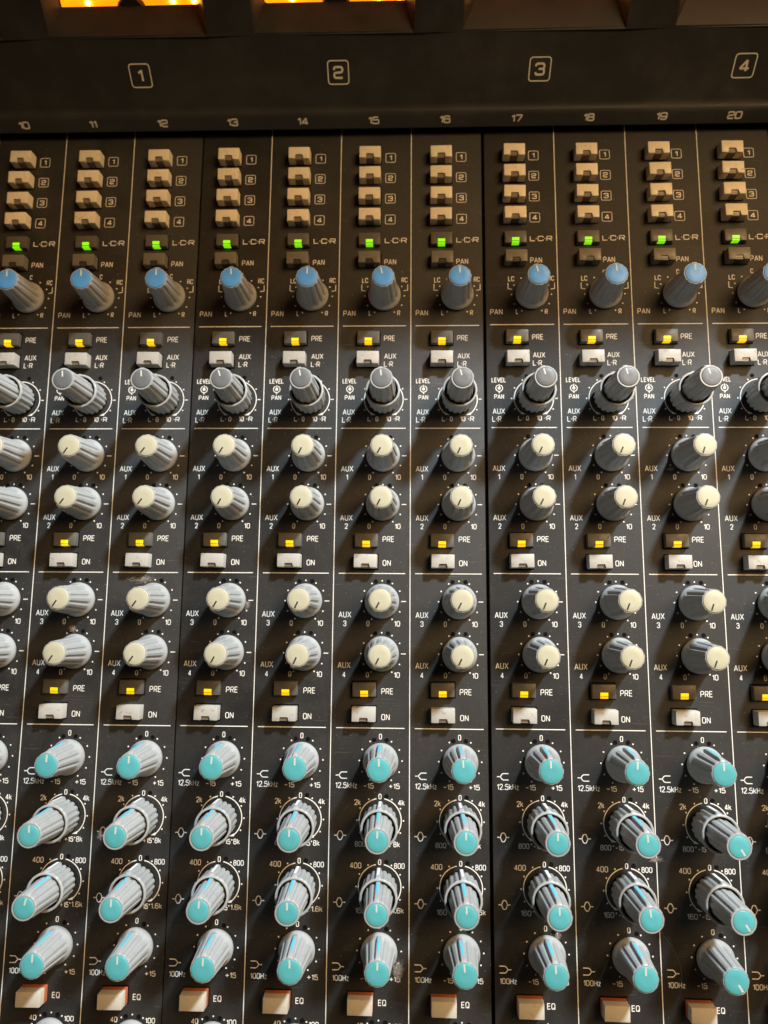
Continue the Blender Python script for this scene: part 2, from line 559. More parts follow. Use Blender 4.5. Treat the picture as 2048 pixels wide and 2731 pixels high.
shaft_shade_mesh = lathe('shaft_gap_shade', [(0.02, 6.0, 0, 0), (0.05, 5.9, 0, 0), (1.9, 5.9, 0, 0), (1.9, 6.2, 0, 0), (11.9, 5.84, 0, 0), (7.6, 5.8, 0, 0), (7.5, 2.0, 0, 0)], 48, 1, None, 'gap_shade')  # black liner: shade between ring and inner knob put into its colour
CAPS = {k: disc_cap('cap_' + k, 4.02, 17.2, 18.1, k, 0.22) for k in ('cream_cap', 'teal_cap', 'blue_cap')}
CAPS_IN = {k: disc_cap('inner_cap_' + k, 3.55, 26.2, 26.95, k, 0.22) for k in ('teal_cap', 'grey_cap')}


def line_mesh(name, r0, r1, w, z, material):
    return box_mesh(name, -w / 2, w / 2, r0, r1, z - 0.15, z, material, 0.05, 1)


LINE = {('s', 'cream_line'): line_mesh('cap_line', 1.15, 3.72, 0.62, 18.14, 'cream_line'), ('s', 'dark_line'): line_mesh('cap_line', 0.9, 3.55, 0.62, 18.14, 'dark_line'),
        ('d', 'cream_line'): line_mesh('cap_line', 0.9, 3.25, 0.58, 26.99, 'cream_line')}


def stripe_mesh(name, prof, w, material):
    """A thin inlaid strip running up a knob's ridge; prof = (z, radius), w = (foot, head) width."""
    vs, fs = [], []
    m = len(prof)
    for i, (z, r) in enumerate(prof):
        ww = w[0] + (w[1] - w[0]) * i / (m - 1)
        vs += [(-ww / 2, r, z), (ww / 2, r, z), (-ww / 2, r - 0.3, z), (ww / 2, r - 0.3, z)]
    for i in range(m - 1):
        a, b = 4 * i, 4 * i + 4
        fs += [(a, a + 1, b + 1, b), (a + 2, a, b, b + 2), (a + 1, a + 3, b + 3, b + 1)]
    fs += [(0, 2, 3, 1), (4 * m - 4, 4 * m - 3, 4 * m - 1, 4 * m - 2)]
    return mesh(name, vs, fs, None, material)


def along(z, z0, r0, z1, r1):
    return r0 + (r1 - r0) * (z - z0) / (z1 - z0)


stripe_single = stripe_mesh('pointer_stripe', [(z, along(z, 4.8, 5.62 + 0.72, 15.6, 4.70 + 0.68) + 0.04) for z in (5.4, 10, 14.6)], (0.95, 0.75), 'teal_line')
stripe_inner = stripe_mesh('pointer_stripe', [(z, along(z, 8, 6.02, 24.4, 5.08) + 0.04) for z in (9.0, 16, 22.4)], (1.0, 0.75), 'teal_line')
stripe_ring = stripe_mesh('pointer_stripe', [(z, along(z, 2.2, 7.35, 10.8, 7.47) + 0.04) for z in (2.4, 6, 10.4)], (0.85, 0.85), 'white_line')


def button_mesh(name, h, material, notch=-0.55, hx=4.45, hy=2.6, z0=-1.0, draft=0.12, bev=0.20, nw=1.65):
    bm = bmesh.new()
    if notch is not None:
        out = [(-hx, -hy), (-nw, -hy), (-nw, notch), (nw, notch), (nw, -hy), (hx, -hy), (hx, hy), (-hx, hy)]
    else:
        out = [(-hx, -hy), (hx, -hy), (hx, hy), (-hx, hy)]
    lo = [bm.verts.new((x + math.copysign(draft, x) * (abs(x) > 2), y + math.copysign(draft, y) * (abs(y) > 1), z0)) for x, y in out]
    hi = [bm.verts.new((x, y, h)) for x, y in out]
    bm.faces.new(hi)
    bm.faces.new(lo[::-1])
    m = len(out)
    for i in range(m):
        j = (i + 1) % m
        bm.faces.new((lo[i], lo[j], hi[j], hi[i]))
    ed = [e for e in bm.edges if any(v.co.z > 0 for v in e.verts)]
    bmesh.ops.bevel(bm, geom=ed, offset=bev, segments=2, profile=0.5, affect='EDGES')
    return bm_mesh(name, bm, material, 35)


def lens_mesh(name, h, mats, y1=-0.6, hy=2.6, split=None):
    """A lens set into the notch: top face, a dark line, then a lower band rolling over to the front face."""
    x, y0, z0 = (1.46 if split else 1.56), -hy - 0.03, -0.8
    m = y1 + (y0 - y1) * 0.55
    rows = [(y1 - 0.02, z0), (y1 - 0.02, h + 0.1), (m, h + 0.08), (m - 0.16, h - 0.02), (y0 + 0.25, h - 0.02 if split is None else h - 0.12), (y0, h - 0.30), (y0, z0)]
    k = 1 if split else 0
    idx = [0, 0, 2 * k, k, k, 1]
    vs = []
    for y, z in rows:
        vs += [(-x, y, z), (x, y, z)]
    fs = [(2 * i, 2 * i + 2, 2 * i + 3, 2 * i + 1) for i in range(len(rows) - 1)]
    n = len(rows)
    fs += [tuple(2 * i for i in range(n))[::-1], tuple(2 * i + 1 for i in range(n))]
    return mesh(name, vs, fs, None, None, mats + ('dark_line',), idx + [1, 1])


def painted_gap_mesh():  # flat black frame on the plate, painting the shade of the button gap
    vs, fs = [], []
    a, b = (4.95, 3.2), (4.3, 2.6)
    for z in (0.045, -0.6):
        for q in (a, b):
            vs += [(-q[0], -q[1], z), (q[0], -q[1], z), (q[0], q[1], z), (-q[0], q[1], z)]
    for i in range(4):
        j = (i + 1) % 4
        fs.append((i, j, 4 + j, 4 + i))
    return mesh('painted_gap', vs[:8], fs, None, 'gap_shade')


BTN = {'ivory': button_mesh('push_button', 4.6, 'ivory'), 'white': button_mesh('push_button', 4.4, 'white', -0.85), 'lit': button_mesh('push_button', 2.4, 'charcoal', -0.30, nw=1.53),
       'dark': button_mesh('push_button', 4.2, 'taupe'), 'eq': button_mesh('push_button', 5.6, 'tan', None)}
LENS = {'ivory': lens_mesh('indicator_lens', 3.95, ('lens_off', 'lens_off')), 'white': lens_mesh('indicator_lens', 3.75, ('lens_off', 'white'), -0.9), 'dark': lens_mesh('indicator_lens', 3.75, ('lens_dark', 'lens_dark')),
        'green': lens_mesh('indicator_lens', 2.32, ('led_green', 'led_green2'), -0.34, 2.6, True), 'yellow': lens_mesh('indicator_lens', 2.32, ('led_yellow', 'led_amber'), -0.34, 2.6, True)}
PAINTED_GAP = painted_gap_mesh()
COLLAR = button_mesh('collar', 2.3, 'orange', None, 4.55, 2.70, -1.0, 0.05, 0.04)


# ------------------------------------------------------------------ print meshes for the dials
KX = 19.1


def dial_scale(r, angles, dash=True, arc=None, arc_gap=0.0, feet=False, dot=0.30):
    vs, fs = [], []
    for a in angles:
        disc(r * math.cos(math.radians(a)), r * math.sin(math.radians(a)), dot, 0.03, vs, fs)
    if dash:
        ribbon([(r - 0.5, 0), (r + 1.35, 0)], 0.34, 0.03, vs, fs)
    if arc:
        spans = [(-52, 90 - arc_gap), (90 + arc_gap, 232)] if arc_gap else [(-52, 232)]
        for a0, a1 in spans:
            n = 40
            ribbon([(arc * math.cos(math.radians(a0 + (a1 - a0) * i / n)), arc * math.sin(math.radians(a0 + (a1 - a0) * i / n))) for i in range(n + 1)], 0.36, 0.034, vs, fs)
        for s in (-1, 1):
            b = len(vs)
            x, y = s * arc * math.cos(math.radians(52)), -arc * math.sin(math.radians(52))
            vs += [(x + s * 0.35, y + 0.7, 0.04), (x + s * 0.35, y - 0.35, 0.04), (x - s * 1.55, y - 0.35, 0.04)]
            fs.append((b, b + 1, b + 2) if s < 0 else (b + 2, b + 1, b))
    return mesh('dial_scale', vs, fs, None, 'print')


ALL11 = [a for a in range(-60, 241, 30)]
SC = {'aux': dial_scale(8.0, [a for a in ALL11 if a != 0]), 'pan': dial_scale(8.2, [a for a in ALL11 if a != 90], False), 'level': dial_scale(8.85, [-30, 30, 60, 120, 150, 180, 210], False, 7.9),
      'hf': dial_scale(8.1, [a for a in ALL11 if a != 90], False), 'eq': dial_scale(8.7, [-30, 0, 30, 60, 120, 150, 180, 210], False, 7.88, 11)}


def painted_hole_mesh():  # raised rim with a flat black disc; the darkness inside is painted
    vs, fs = [], []
    n = 16
    for r, z in ((0.86, 0.02), (0.80, 0.07), (0.66, 0.07), (0.60, 0.03)):
        for i in range(n):
            a = 2 * math.pi * i / n
            vs.append((r * math.cos(a), r * math.sin(a), z))
    for k in range(3):
        for i in range(n):
            j = (i + 1) % n
            fs.append((k * n + i, k * n + j, (k + 1) * n + j, (k + 1) * n + i))
    fs.append(tuple(range(3 * n, 4 * n)))
    return mesh('painted_hole', vs, fs, None, 'gap_shade')


PAINTED_HOLE = painted_hole_mesh()


def symbol(kind):
    vs, fs = [], []
    w = 0.36
    if kind == 'bell':
        ribbon([(-2.2, 0), (-1.15, 0)], w, 0.03, vs, fs)
        ribbon([(1.15, 0), (2.2, 0)], w, 0.03, vs, fs)
        ribbon(rounded([(-1.15, 0), (-0.45, 1.55), (0.45, 1.55), (1.15, 0), (0.45, -1.55), (-0.45, -1.55)], 0.5, True), w, 0.034, vs, fs, True)
    elif kind in ('high', 'low'):
        s = 1 if kind == 'high' else -1
        ribbon([(-2.15 * s, 0), (-0.9 * s, 0)], w, 0.03, vs, fs)
        for t in (-1, 1):
            ribbon(rounded([(-0.95 * s, 0), (-0.1 * s, 1.15 * t), (2.15 * s, 1.15 * t)], 0.5), w, 0.034 + 0.004 * t, vs, fs)
    elif kind == 'levelpan':
        n = 30
        for a0, a1 in ((110, 262), (278, 430)):
            ribbon([(1.35 * math.cos(math.radians(a0 + (a1 - a0) * i / n)), 1.35 * math.sin(math.radians(a0 + (a1 - a0) * i / n))) for i in range(n + 1)], 0.34, 0.03, vs, fs)
        disc(0, 0, 0.62, 0.034, vs, fs, 18)
        ribbon([(0, 0), (0, 1.75)], 0.32, 0.038, vs, fs)
        ribbon([(0, -1.2), (0, -2.1)], 0.45, 0.042, vs, fs)
    elif kind in ('bracket_right', 'bracket_left'):
        s = 1 if kind == 'bracket_right' else -1
        ribbon([(0.75 * s, 1.35), (0.75 * s, -1.2), (-0.85 * s, -1.45)], 0.3, 0.03, vs, fs)
    return mesh('printed_symbol', vs, fs, None, 'print')


SYM = {k: symbol(k) for k in ('bell', 'high', 'low', 'levelpan', 'bracket_right', 'bracket_left')}

# text, centre x, centre y, width, cap height
ST = 0.28
WORDS = [('PAN', 21.35, 71.45, 4.9, 2.4), ('LC', 10.9, 63.3, 2.5, 2.2), ('RC', 27.3, 63.4, 2.5, 2.2), ('C', 19.15, 65.9, 1.1, 2.1), ('PAN', 4.55, 48.9, 5.05, 2.4), ('L', 13.1, 48.95, 1.05, 2.2), ('R', 25.0, 48.9, 1.2, 2.2),
         ('PRE', 21.25, 38.0, 4.56, 2.35), ('AUX', 21.63, 30.33, 4.95, 2.3), ('L*R', 20.9, 26.95, 3.7, 2.25),
         ('LEVEL', 5.1, 19.74, 5.8, 2.0), ('PAN', 5.16, 12.78, 3.95, 2.0), ('AUX', 4.95, 6.7, 4.9, 2.3), ('L*R', 4.1, 3.45, 3.7, 2.3),
         ('L*', 13.75, 3.8, 2.2, 2.0), ('0', 16.4, 3.8, 1.1, 2.0), ('10', 21.1, 3.8, 2.0, 2.0), ('*R', 24.4, 3.8, 2.5, 2.0)]
for i, (yk, ya, yn) in enumerate(((-11.47, -16.77, -20.22), (-31.25, -36.65, -40.04), (-69.55, -74.75, -78.17), (-89.65, -94.05, -97.64))):
    WORDS += [('AUX', 4.65, ya, 4.95, 2.35), (str(i + 1), 4.65, yn, 0.75 if i == 0 else 1.2, 2.2), ('0', 13.7, yn, 1.15, 2.1), ('10', 25.05, yn, 2.25, 2.15)]
for yp, yo in ((-45.12, -54.54), (-103.8, -113.42)):
    WORDS += [('PRE', 21.4, yp, 4.6, 2.3), ('ON', 20.8, yo, 3.2, 2.3)]
WORDS += [('0', 18.95, -120.6, 1.15, 2.1), ('12.5kHz', 6.2, -138.5, 8.2, 2.15), ('-15', 14.6, -138.6, 3.8, 2.0), ('+15', 24.3, -138.6, 4.1, 2.0),
          ('0', 18.97, -142.4, 1.15, 2.0), ('2k', 10.5, -144.55, 2.4, 2.1), ('4k', 26.95, -144.5, 2.5, 2.1), ('800', 11.7, -159.4, 4.0, 2.0), ('-15', 16.7, -159.4, 3.0, 1.9), ('+15', 21.3, -159.4, 3.4, 1.9), ('8k', 25.3, -159.35, 2.45, 2.0),
          ('0', 19.05, -165.7, 1.15, 2.0), ('400', 10.1, -166.95, 4.3, 2.1), ('800', 26.35, -166.9, 3.95, 2.0), ('160', 12.0, -182.6, 3.8, 2.0), ('-15', 16.9, -182.6, 3.0, 1.9), ('+15', 21.2, -182.6, 3.2, 1.9), ('1.6k', 26.0, -182.4, 4.2, 1.95),
          ('0', 18.97, -187.7, 1.15, 2.0), ('100Hz', 5.2, -205.7, 6.2, 2.0), ('-15', 14.2, -205.7, 3.7, 1.9), ('+15', 24.9, -205.7, 4.0, 1.9),
          ('EQ', 20.35, -213.7, 2.9, 2.1), ('40', 12.35, -221.4, 2.6, 1.9), ('100', 25.75, -221.5, 3.6, 1.9)]
WMESH = {}


def word_mesh(t, w, h, ext=False, st=ST, gap=0.24):
    key = (t, w, h, ext, st)
    if key not in WMESH:
        WMESH[key] = text_mesh(t, w, h, st, ext, gap)
    return WMESH[key]


def dot_mesh():
    vs, fs = [], []
    disc(0, 0, 0.27, 0.03, vs, fs)
    return mesh('printed_dot', vs, fs, None, 'print')


DOT = dot_mesh()
BOXED = {s: mesh('boxed_number', *boxed_number(s, 4.1, 0.27), None, 'print') for s in '1234'}
RULE = mesh('divider_line', [(-13.05, -0.17, 0.03), (13.05, -0.17, 0.03), (13.05, 0.17, 0.03), (-13.05, 0.17, 0.03)], [(0, 1, 2, 3)], None, 'print')
Y_TOP, Y_BOT = 137.5, -262.0
SEAM = mesh('strip_line', [(-0.16, Y_BOT + 0.6, 0.03), (0.16, Y_BOT + 0.6, 0.03), (0.16, Y_TOP - 0.6, 0.03), (-0.16, Y_TOP - 0.6, 0.03)], [(0, 1, 2, 3)], None, 'print')
PLATE = box_mesh('face_plate', -59.72, 59.72, Y_BOT, Y_TOP, -2.2, 0.0, 'plate', 0.35, 2)

# ------------------------------------------------------------------ the console chassis under the modules
chassis = thing('console_chassis', 'black steel chassis showing in the seams under the channel modules', 'chassis', (0, -60, -9))
obj('tray', box_mesh('tray', -250, 250, -215, 215, -6, 0, 'chassis', 0.5), chassis)
for i, x in enumerate((-150.1, -29.95, 30.0, 151.0)):
    obj('rail', box_mesh('rail', x - 4, x + 4, -202, 197, 0, 6.6, 'chassis', 0.4), chassis)

# ------------------------------------------------------------------ channel modules
TILT = {}   # (row, strip) -> degrees turned from the usual position
for k, v in {('pan', 15): 17, ('pan', 17): 14, ('pan', 11): 2, ('level', 12): 3, ('level', 13): 17, ('level', 14): 10, ('level', 15): 4, ('level', 16): 13, ('level', 17): 12, ('level', 18): 11, ('level', 19): 17, ('lmf', 11): -14,
             ('lmf', 12): 1, ('hmf', 19): -150, ('lmf', 19): -148, ('lf', 19): -148, ('lmf', 18): 6, ('hmf', 18): 3, ('lf', 16): 6, ('lf', 17): 3, ('hf', 16): 4, ('hf', 17): 2}.items():
    TILT[k] = v
AUX_ANGLE = {9: 235, 10: 235, 11: 235, 12: 235, 13: 241, 14: 244, 15: 243, 16: 244, 17: 245, 18: 246, 19: 249, 20: 246}
jit = random.Random(3)


def single_knob(parent, x, y, cap, line, ang, label, stripe=False):
    k = obj('knob', single_body, parent, (x, y, 0), math.radians(ang - 90), label)
    obj('cap', CAPS[cap], k)
    obj('cap_line', LINE[('s', line)], k)
    if stripe:
        obj('pointer_stripe', stripe_single, k)
    return k


def dual_knob(parent, x, y, cap, ang_in, ang_ring, label, stripe):
    k = obj('dual_knob', dual_ring, parent, (x, y, 0), math.radians(ang_ring - 90), label)
    d = math.radians(ang_in - ang_ring)
    obj('shaft_gap_shade', shaft_shade_mesh, k)
    obj('inner_knob', dual_inner, k, (0, 0, 0), d)
    obj('cap', CAPS_IN[cap], k, (0, 0, 0), d)
    obj('cap_line', LINE[('d', 'cream_line')], k, (0, 0, 0), d)
    if stripe:
        obj('pointer_stripe', stripe_inner, k, (0, 0, 0), d)
        obj('pointer_stripe', stripe_ring, k)
    return k


def button(parent, x, y, cap, lens, label):
    jx, jy, jr = jit.uniform(-0.12, 0.12), jit.uniform(-0.1, 0.1), math.radians(jit.uniform(-1.0, 1.0))
    b = obj('push_button', BTN[cap], parent, (x + jx, y + jy, jit.uniform(-0.12, 0.12)), jr, label)
    if lens:
        obj('indicator_lens', LENS[lens], b)
    if cap == 'eq':
        obj('collar', COLLAR, b)
    obj('painted_gap', PAINTED_GAP, b, (-jx, -jy, 0))
    return b


def strip(par, n, x0):
    """One channel strip; x0, coordinates of par in mm."""
    cx, cy = x0
    P = lambda x, y: (cx + x, cy + y)
    ch = 'of channel %d' % n
    # rows of buttons
    for i, y in enumerate((118.8, 109.45, 100.0, 90.5)):
        button(par, *P(12.55, y), 'ivory', 'ivory', 'ivory push button beside boxed number %d %s' % (i + 1, ch))
        obj('printed_label', BOXED[str(i + 1)], par, (*P(21.2, y + 0.0), 0))
    button(par, *P(12.65, 80.8), 'lit', 'green', 'dark push button with lit green lens %s' % ch)
    obj('printed_label', word_mesh('L*C*R', 9.3, 2.3, True, 0.34, 0.30), par, (*P(23.6, 81.0), 0))
    button(par, *P(12.8, 71.7), 'dark', 'dark', 'unlit dark push button above the blue knob %s' % ch)
    button(par, *P(12.65, 37.7), 'lit', 'yellow', 'dark push button with lit yellow lens in upper aux section %s' % ch)
    button(par, *P(12.6, 28.4), 'white', 'white', 'white push button behind the tall grey knob %s' % ch)
    button(par, *P(12.65, -45.7), 'lit', 'yellow', 'dark push button with lit yellow lens under aux 2 %s' % ch)
    button(par, *P(12.65, -54.1), 'white', 'white', 'white push button marked ON under aux 2 %s' % ch)
    button(par, *P(12.55, -103.0), 'lit', 'yellow', 'dark push button with lit yellow lens under aux 4 %s' % ch)
    button(par, *P(12.55, -112.2), 'white', 'white', 'white push button marked ON under aux 4 %s' % ch)
    button(par, *P(12.5, -213.0), 'eq', None, 'plain cream push button with orange collar %s' % ch)
    # knobs
    t = lambda row, base: base + TILT.get((row, n), jit.uniform(-3, 3))
    single_knob(par, *P(KX, 56.4), 'blue_cap', 'cream_line', t('pan', 90), 'grey knob with blue cap %s' % ch)
    dual_knob(par, *P(KX, 12.0), 'grey_cap', t('level', 92), 96 + jit.uniform(-4, 4), 'tall two-tier grey knob with dark grey cap %s' % ch, False)
    for i, y in enumerate((-11.47, -31.25, -69.55, -89.65)):
        single_knob(par, *P(KX, y), 'cream_cap', 'dark_line', AUX_ANGLE[n] + jit.uniform(-2.5, 2.5), 'grey knob with cream cap for aux %d %s' % (i + 1, ch))
    single_knob(par, *P(KX, -129.45), 'teal_cap', 'cream_line', t('hf', 90), 'grey knob with turquoise cap for 12.5kHz %s' % ch, True)
    dual_knob(par, *P(KX, -150.95), 'teal_cap', t('hmf', 90), 91 + jit.uniform(-3, 3), 'upper two-tier grey knob with turquoise cap %s' % ch, True)
    dual_knob(par, *P(KX, -174.3), 'teal_cap', t('lmf', 90), 91 + jit.uniform(-3, 3), 'lower two-tier grey knob with turquoise cap %s' % ch, True)
    single_knob(par, *P(KX, -196.3), 'teal_cap', 'cream_line', t('lf', 90), 'grey knob with turquoise cap for 100Hz %s' % ch, True)
    single_knob(par, *P(KX, -227.6), 'cream_cap', 'dark_line', 238 + jit.uniform(-3, 3), 'grey knob below the EQ button %s' % ch)
    # print
    for w, x, y, wd, h in WORDS:
        obj('printed_label', word_mesh(w, wd, h), par, (*P(x, y), 0))
    for s, x, y in (('levelpan', 5.25, 16.3), ('high', 4.3, -134.85), ('bell', 4.15, -156.45), ('bell', 4.25, -179.9), ('low', 4.2, -201.85), ('bracket_right', 27.9, 60.1), ('bracket_left', 10.3, 60.1)):
        obj('printed_symbol', SYM[s], par, (*P(x, y), 0))
    for x, y in ((14.5, -158.8), (23.5, -158.8), (14.7, -182.0), (23.3, -182.0)):
        obj('printed_dot', DOT, par, (*P(x, y), 0))
    for s, y in (('pan', 56.4), ('level', 12.0), ('aux', -11.47), ('aux', -31.25), ('aux', -69.55), ('aux', -89.65), ('hf', -129.45), ('eq', -150.95), ('eq', -174.3), ('hf', -196.3), ('aux', -227.6)):
        obj('dial_scale', SC[s], par, (*P(KX, y), 0), 0, None)
    obj('printed_dash', DASH, par, (*P(28.1, 12.0), 0))
    for y in (43.35, -0.1, -58.7, -117.5):
        obj('divider_line', RULE, par, (*P(15.0, y), 0))
    for x, y in ((16.4, 21.3), (21.75, 21.35), (16.55, -3.8), (21.85, -3.8), (16.6, -23.6), (21.7, -23.6), (16.6, -61.9), (21.6, -61.9), (16.65, -81.95), (21.5, -81.95), (16.55, -121.9), (21.3, -121.9), (21.4, -142.35), (21.55, -165.6), (21.7, -188.85), (16.7, -220.3), (21.5, -220.3)):
        obj('painted_hole', PAINTED_HOLE, par, (*P(x, y), 0))


_v, _f = [], []
ribbon([(-0.62, 0), (0.62, 0)], 0.34, 0.03, _v, _f)
DASH = mesh('printed_dash', _v, _f, None, 'print')

MODULES = [(9, 0.032, -0.031, 0.0010, 'black mixer module left of the narrow seam, channels 10 to 12 in view'),
           (13, 0.0, 0.0, 0.0, 'black mixer module with channels 13 to 16, between the two dark seams'),
           (17, 0.634, 0.259, 0.0004, 'black mixer module with channels 17 to 20, right of the wide dark seam')]
for first, dx, dy, r, lab in MODULES:
    c = ((first - 16) * 30 + 60.0, -60.0)
    loc = (dx + c[0] - r * c[1], dy + c[1] + r * c[0], 0)
    root = thing('channel_module', lab, 'mixer module', loc, r, 'channel modules of the mixing console')
    obj('face_plate', PLATE, root, (0, 60, 0))
    for i in range(4):
        strip(root, first + i, (-60 + 30 * i, 60.0))
        if i:
            obj('strip_line', SEAM, root, (-60 + 30 * i, 60.0, 0))

# ------------------------------------------------------------------ the meter bridge above the modules
F0 = Vector((0, 135.6, 9.5))
U = Vector((0, 0.654, 0.756))
NN = Vector((0, -0.756, 0.654))
X0, X1 = -260.0, 260.0


def fp(x, t, d=0.0):
    """A point on the sloping face: x across, t up the face, d in front of it."""
    v = F0 + U * t + NN * d
    return (x, v.y, v.z)


bridge = thing('meter_bridge', 'dark sloping meter bridge with lit amber meters above the channel modules', 'meter bridge', (0, 150, 0))


def B(v):
    return (v[0], v[1] - 150, v[2])


def rounded_profile(pts, radii, n=6):
    out = []
    for i, p in enumerate(pts):
        r = radii[i]
        if not r:
            out.append(p)
            continue
        out += rounded([pts[i - 1], p, pts[i + 1]], r, False, n)[1:-1]
    return out


MC = [-30.2 + 82.5 * k for k in (-2, -1, 0, 1, 2, 3)]
T0, T1, HW = 27.0, 78.0, 31.8
ft = fp(0, T0)
prof = rounded_profile([(205, 3.0), (131.2, 3.0), (129.7, 3.6), (133.25, 8.7), (135.6, 9.5), (ft[1], ft[2])], [0, 0.5, 0.8, 1.6, 1.6, 0])
vs, fs = [], []


def strip_faces(prof, xa, xb):
    b = len(vs)
    for y, z in prof:
        vs.append(B((xa, y, z)))
        vs.append(B((xb, y, z)))
    for i in range(len(prof) - 1):
        fs.append((b + 2 * i, b + 2 * i + 1, b + 2 * i + 3, b + 2 * i + 2))


def quad(a, b_, c, d):
    b = len(vs)
    vs.extend([B(a), B(b_), B(c), B(d)])
    fs.append((b, b + 1, b + 2, b + 3))


strip_faces(prof, X0, X1)
edges = [X0] + [e for c in MC for e in (c - HW, c + HW)] + [X1]
for i in range(0, len(edges), 2):
    xa, xb = edges[i], edges[i + 1]
    quad(fp(xa, T0), fp(xb, T0), fp(xb, T1), fp(xa, T1))
DEP, IX, IT = 8.0, 3.6, 9.0
for c in MC:
    a = [fp(c - HW, T0), fp(c + HW, T0), fp(c + HW, T1), fp(c - HW, T1)]
    b = [fp(c - HW + IX, T0 + IT, -DEP), fp(c + HW - IX, T0 + IT, -DEP), fp(c + HW - IX, T1 - 5, -DEP), fp(c - HW + IX, T1 - 5, -DEP)]
    for i in range(4):
        j = (i + 1) % 4
        quad(a[i], a[j], b[j], b[i])
top = fp(0, T1)
shade_visor = [(top[1], top[2]), (fp(0, 96)[1], fp(0, 96)[2]), (181.0, 130.0), (184.0, 134.0), (235, 130.0), (235, 3.0), (205, 3.0)]  # unseen overhang, edge shaped to shade the upper rows from the cool lamp
strip_faces(shade_visor, X0, X1)
hm = mesh('housing', vs, fs, 30, 'bridge')
bm = bmesh.new()
bm.from_mesh(hm)
bmesh.ops.remove_doubles(bm, verts=bm.verts, dist=1e-6)
bmesh.ops.recalc_face_normals(bm, faces=bm.faces)
sel = [e for e in bm.edges if len(e.link_faces) == 2 and e.calc_face_angle(0) > 0.3 and min(v.co.z for v in e.verts) > 0.02]
bmesh.ops.bevel(bm, geom=sel, offset=0.0009, segments=3, profile=0.5, affect='EDGES')
bm.to_mesh(hm)
bm.free()
hm.polygons.foreach_set('use_smooth', [True] * len(hm.polygons))
hm.set_sharp_from_angle(angle=math.radians(30))
obj('housing', hm, bridge)

# face frames for print on the bridge
def on_face(name, me, parent, point, up, label=None):
    o = obj(name, me, parent, (0, 0, 0), 0, label)
    up = Vector(up).normalized()
    xx = Vector((1, 0, 0))
    nn = xx.cross(up)
    p = Vector(B(point)) * MM
    o.matrix_local = Matrix(((xx.x, up.x, nn.x, p.x), (xx.y, up.y, nn.y, p.y), (xx.z, up.z, nn.z, p.z), (0, 0, 0, 1)))
    return o


lip_up = Vector((0, 133.25 - 129.7, 8.7 - 3.6)).normalized()
lip_n = Vector((1, 0, 0)).cross(lip_up)
for n in range(9, 22):
    s = str(n)
    w = 3.3 if s == '11' else 4.7 if '1' in s else 6.0
    pt = Vector((-15.9 + 30 * (n - 15), 131.75, 6.55)) + lip_n * 0.03
    on_face('printed_label', word_mesh(s, w, 3.1, True, 0.62, 0.28), bridge, pt, lip_up, 'channel number %d printed on the lip' % n)
for i, c in enumerate((-111.5, -29.9, 51.8, 133.2)):
    me = mesh('boxed_number', *boxed_number(str(i + 1), 8.4, 0.62), None, 'print')
    on_face('printed_label', me, bridge, fp(c, 12.9, 0.03), U, 'large boxed number %d printed under a meter' % (i + 1))

# the meters: a lit dial behind each opening
DW = HW - IX + 0.5
dial_me = mesh('dial', [(-DW, -1, 0), (DW, -1, 0), (DW, 40, 0), (-DW, 40, 0)], [(0, 1, 2, 3)], None, 'dial')


def hub_mesh():
    v, f = [], []
    n = 20
    for r, z in ((5.6, 0.2), (5.4, 2.2), (4.6, 3.0), (0.01, 3.2)):
        for i in range(n + 1):
            a = math.pi * i / n
            v.append((r * math.cos(a), -0.8 + r * 0.72 * math.sin(a), z))
    for k in range(3):
        for i in range(n):
            f.append((k * (n + 1) + i, k * (n + 1) + i + 1, (k + 1) * (n + 1) + i + 1, (k + 1) * (n + 1) + i))
    return mesh('hub', v, f, 40, 'hub')


HUB = hub_mesh()
bulb_me = lathe('bulb', [(0, 0.9, 0, 0), (0.7, 0.8, 0, 0), (1.2, 0.5, 0, 0), (1.4, 0.1, 0, 0)], 14, 1, None, 'bulb')
_v, _f = [], []
ribbon([(-5.5, 3.5), (-21, 24)], 0.35, 1.4, _v, _f)
NEEDLE = mesh('needle', _v, _f, None, 'meter_ink')
_v, _f = [], []
ribbon([(24 * math.cos(math.radians(a)), -2 + 30 * math.sin(math.radians(a))) for a in range(40, 141, 4)], 0.5, 0.1, _v, _f)
for a in range(40, 141, 10):
    c_, s_ = math.cos(math.radians(a)), math.sin(math.radians(a))
    ribbon([(24.5 * c_, -2 + 30.6 * s_), (26.5 * c_, -2 + 33 * s_)], 0.4, 0.12, _v, _f)
ARC = mesh('scale_arc', _v, _f, None, 'meter_ink')
for i, c in enumerate(MC):
    m = on_face('meter_dial', dial_me, bridge, fp(c, T0 + IT, -DEP - 3.0), U, 'glowing amber meter dial behind its bezel')
    obj('hub', HUB, m, (0, 0, 0))
    obj('scale_arc', ARC, m)
    obj('needle', NEEDLE, m)
    for x in (-17.5, 17.0, 25.5):
        obj('bulb', bulb_me, m, (x, 0.9, 0.2))

# ------------------------------------------------------------------ dust: tufts of lint and loose hairs
def tube(pts, r, v, f):
    b = len(v)
    for i, p in enumerate(pts):
        a = Vector(pts[max(0, i - 1)])
        c = Vector(pts[min(len(pts) - 1, i + 1)])
        d = (c - a).normalized()
        s = d.cross(Vector((0, 0, 1)))
        s = s.normalized() if s.length > 1e-4 else Vector((1, 0, 0))
        w = d.cross(s)
        for k in range(3):
            q = Vector(p) + (s * math.cos(2.094 * k) + w * math.sin(2.094 * k)) * r
            v.append(tuple(q))
    for i in range(len(pts) - 1):
        for k in range(3):
            j = (k + 1) % 3
            f.append((b + 3 * i + k, b + 3 * i + j, b + 3 * i + 3 + j, b + 3 * i + 3 + k))


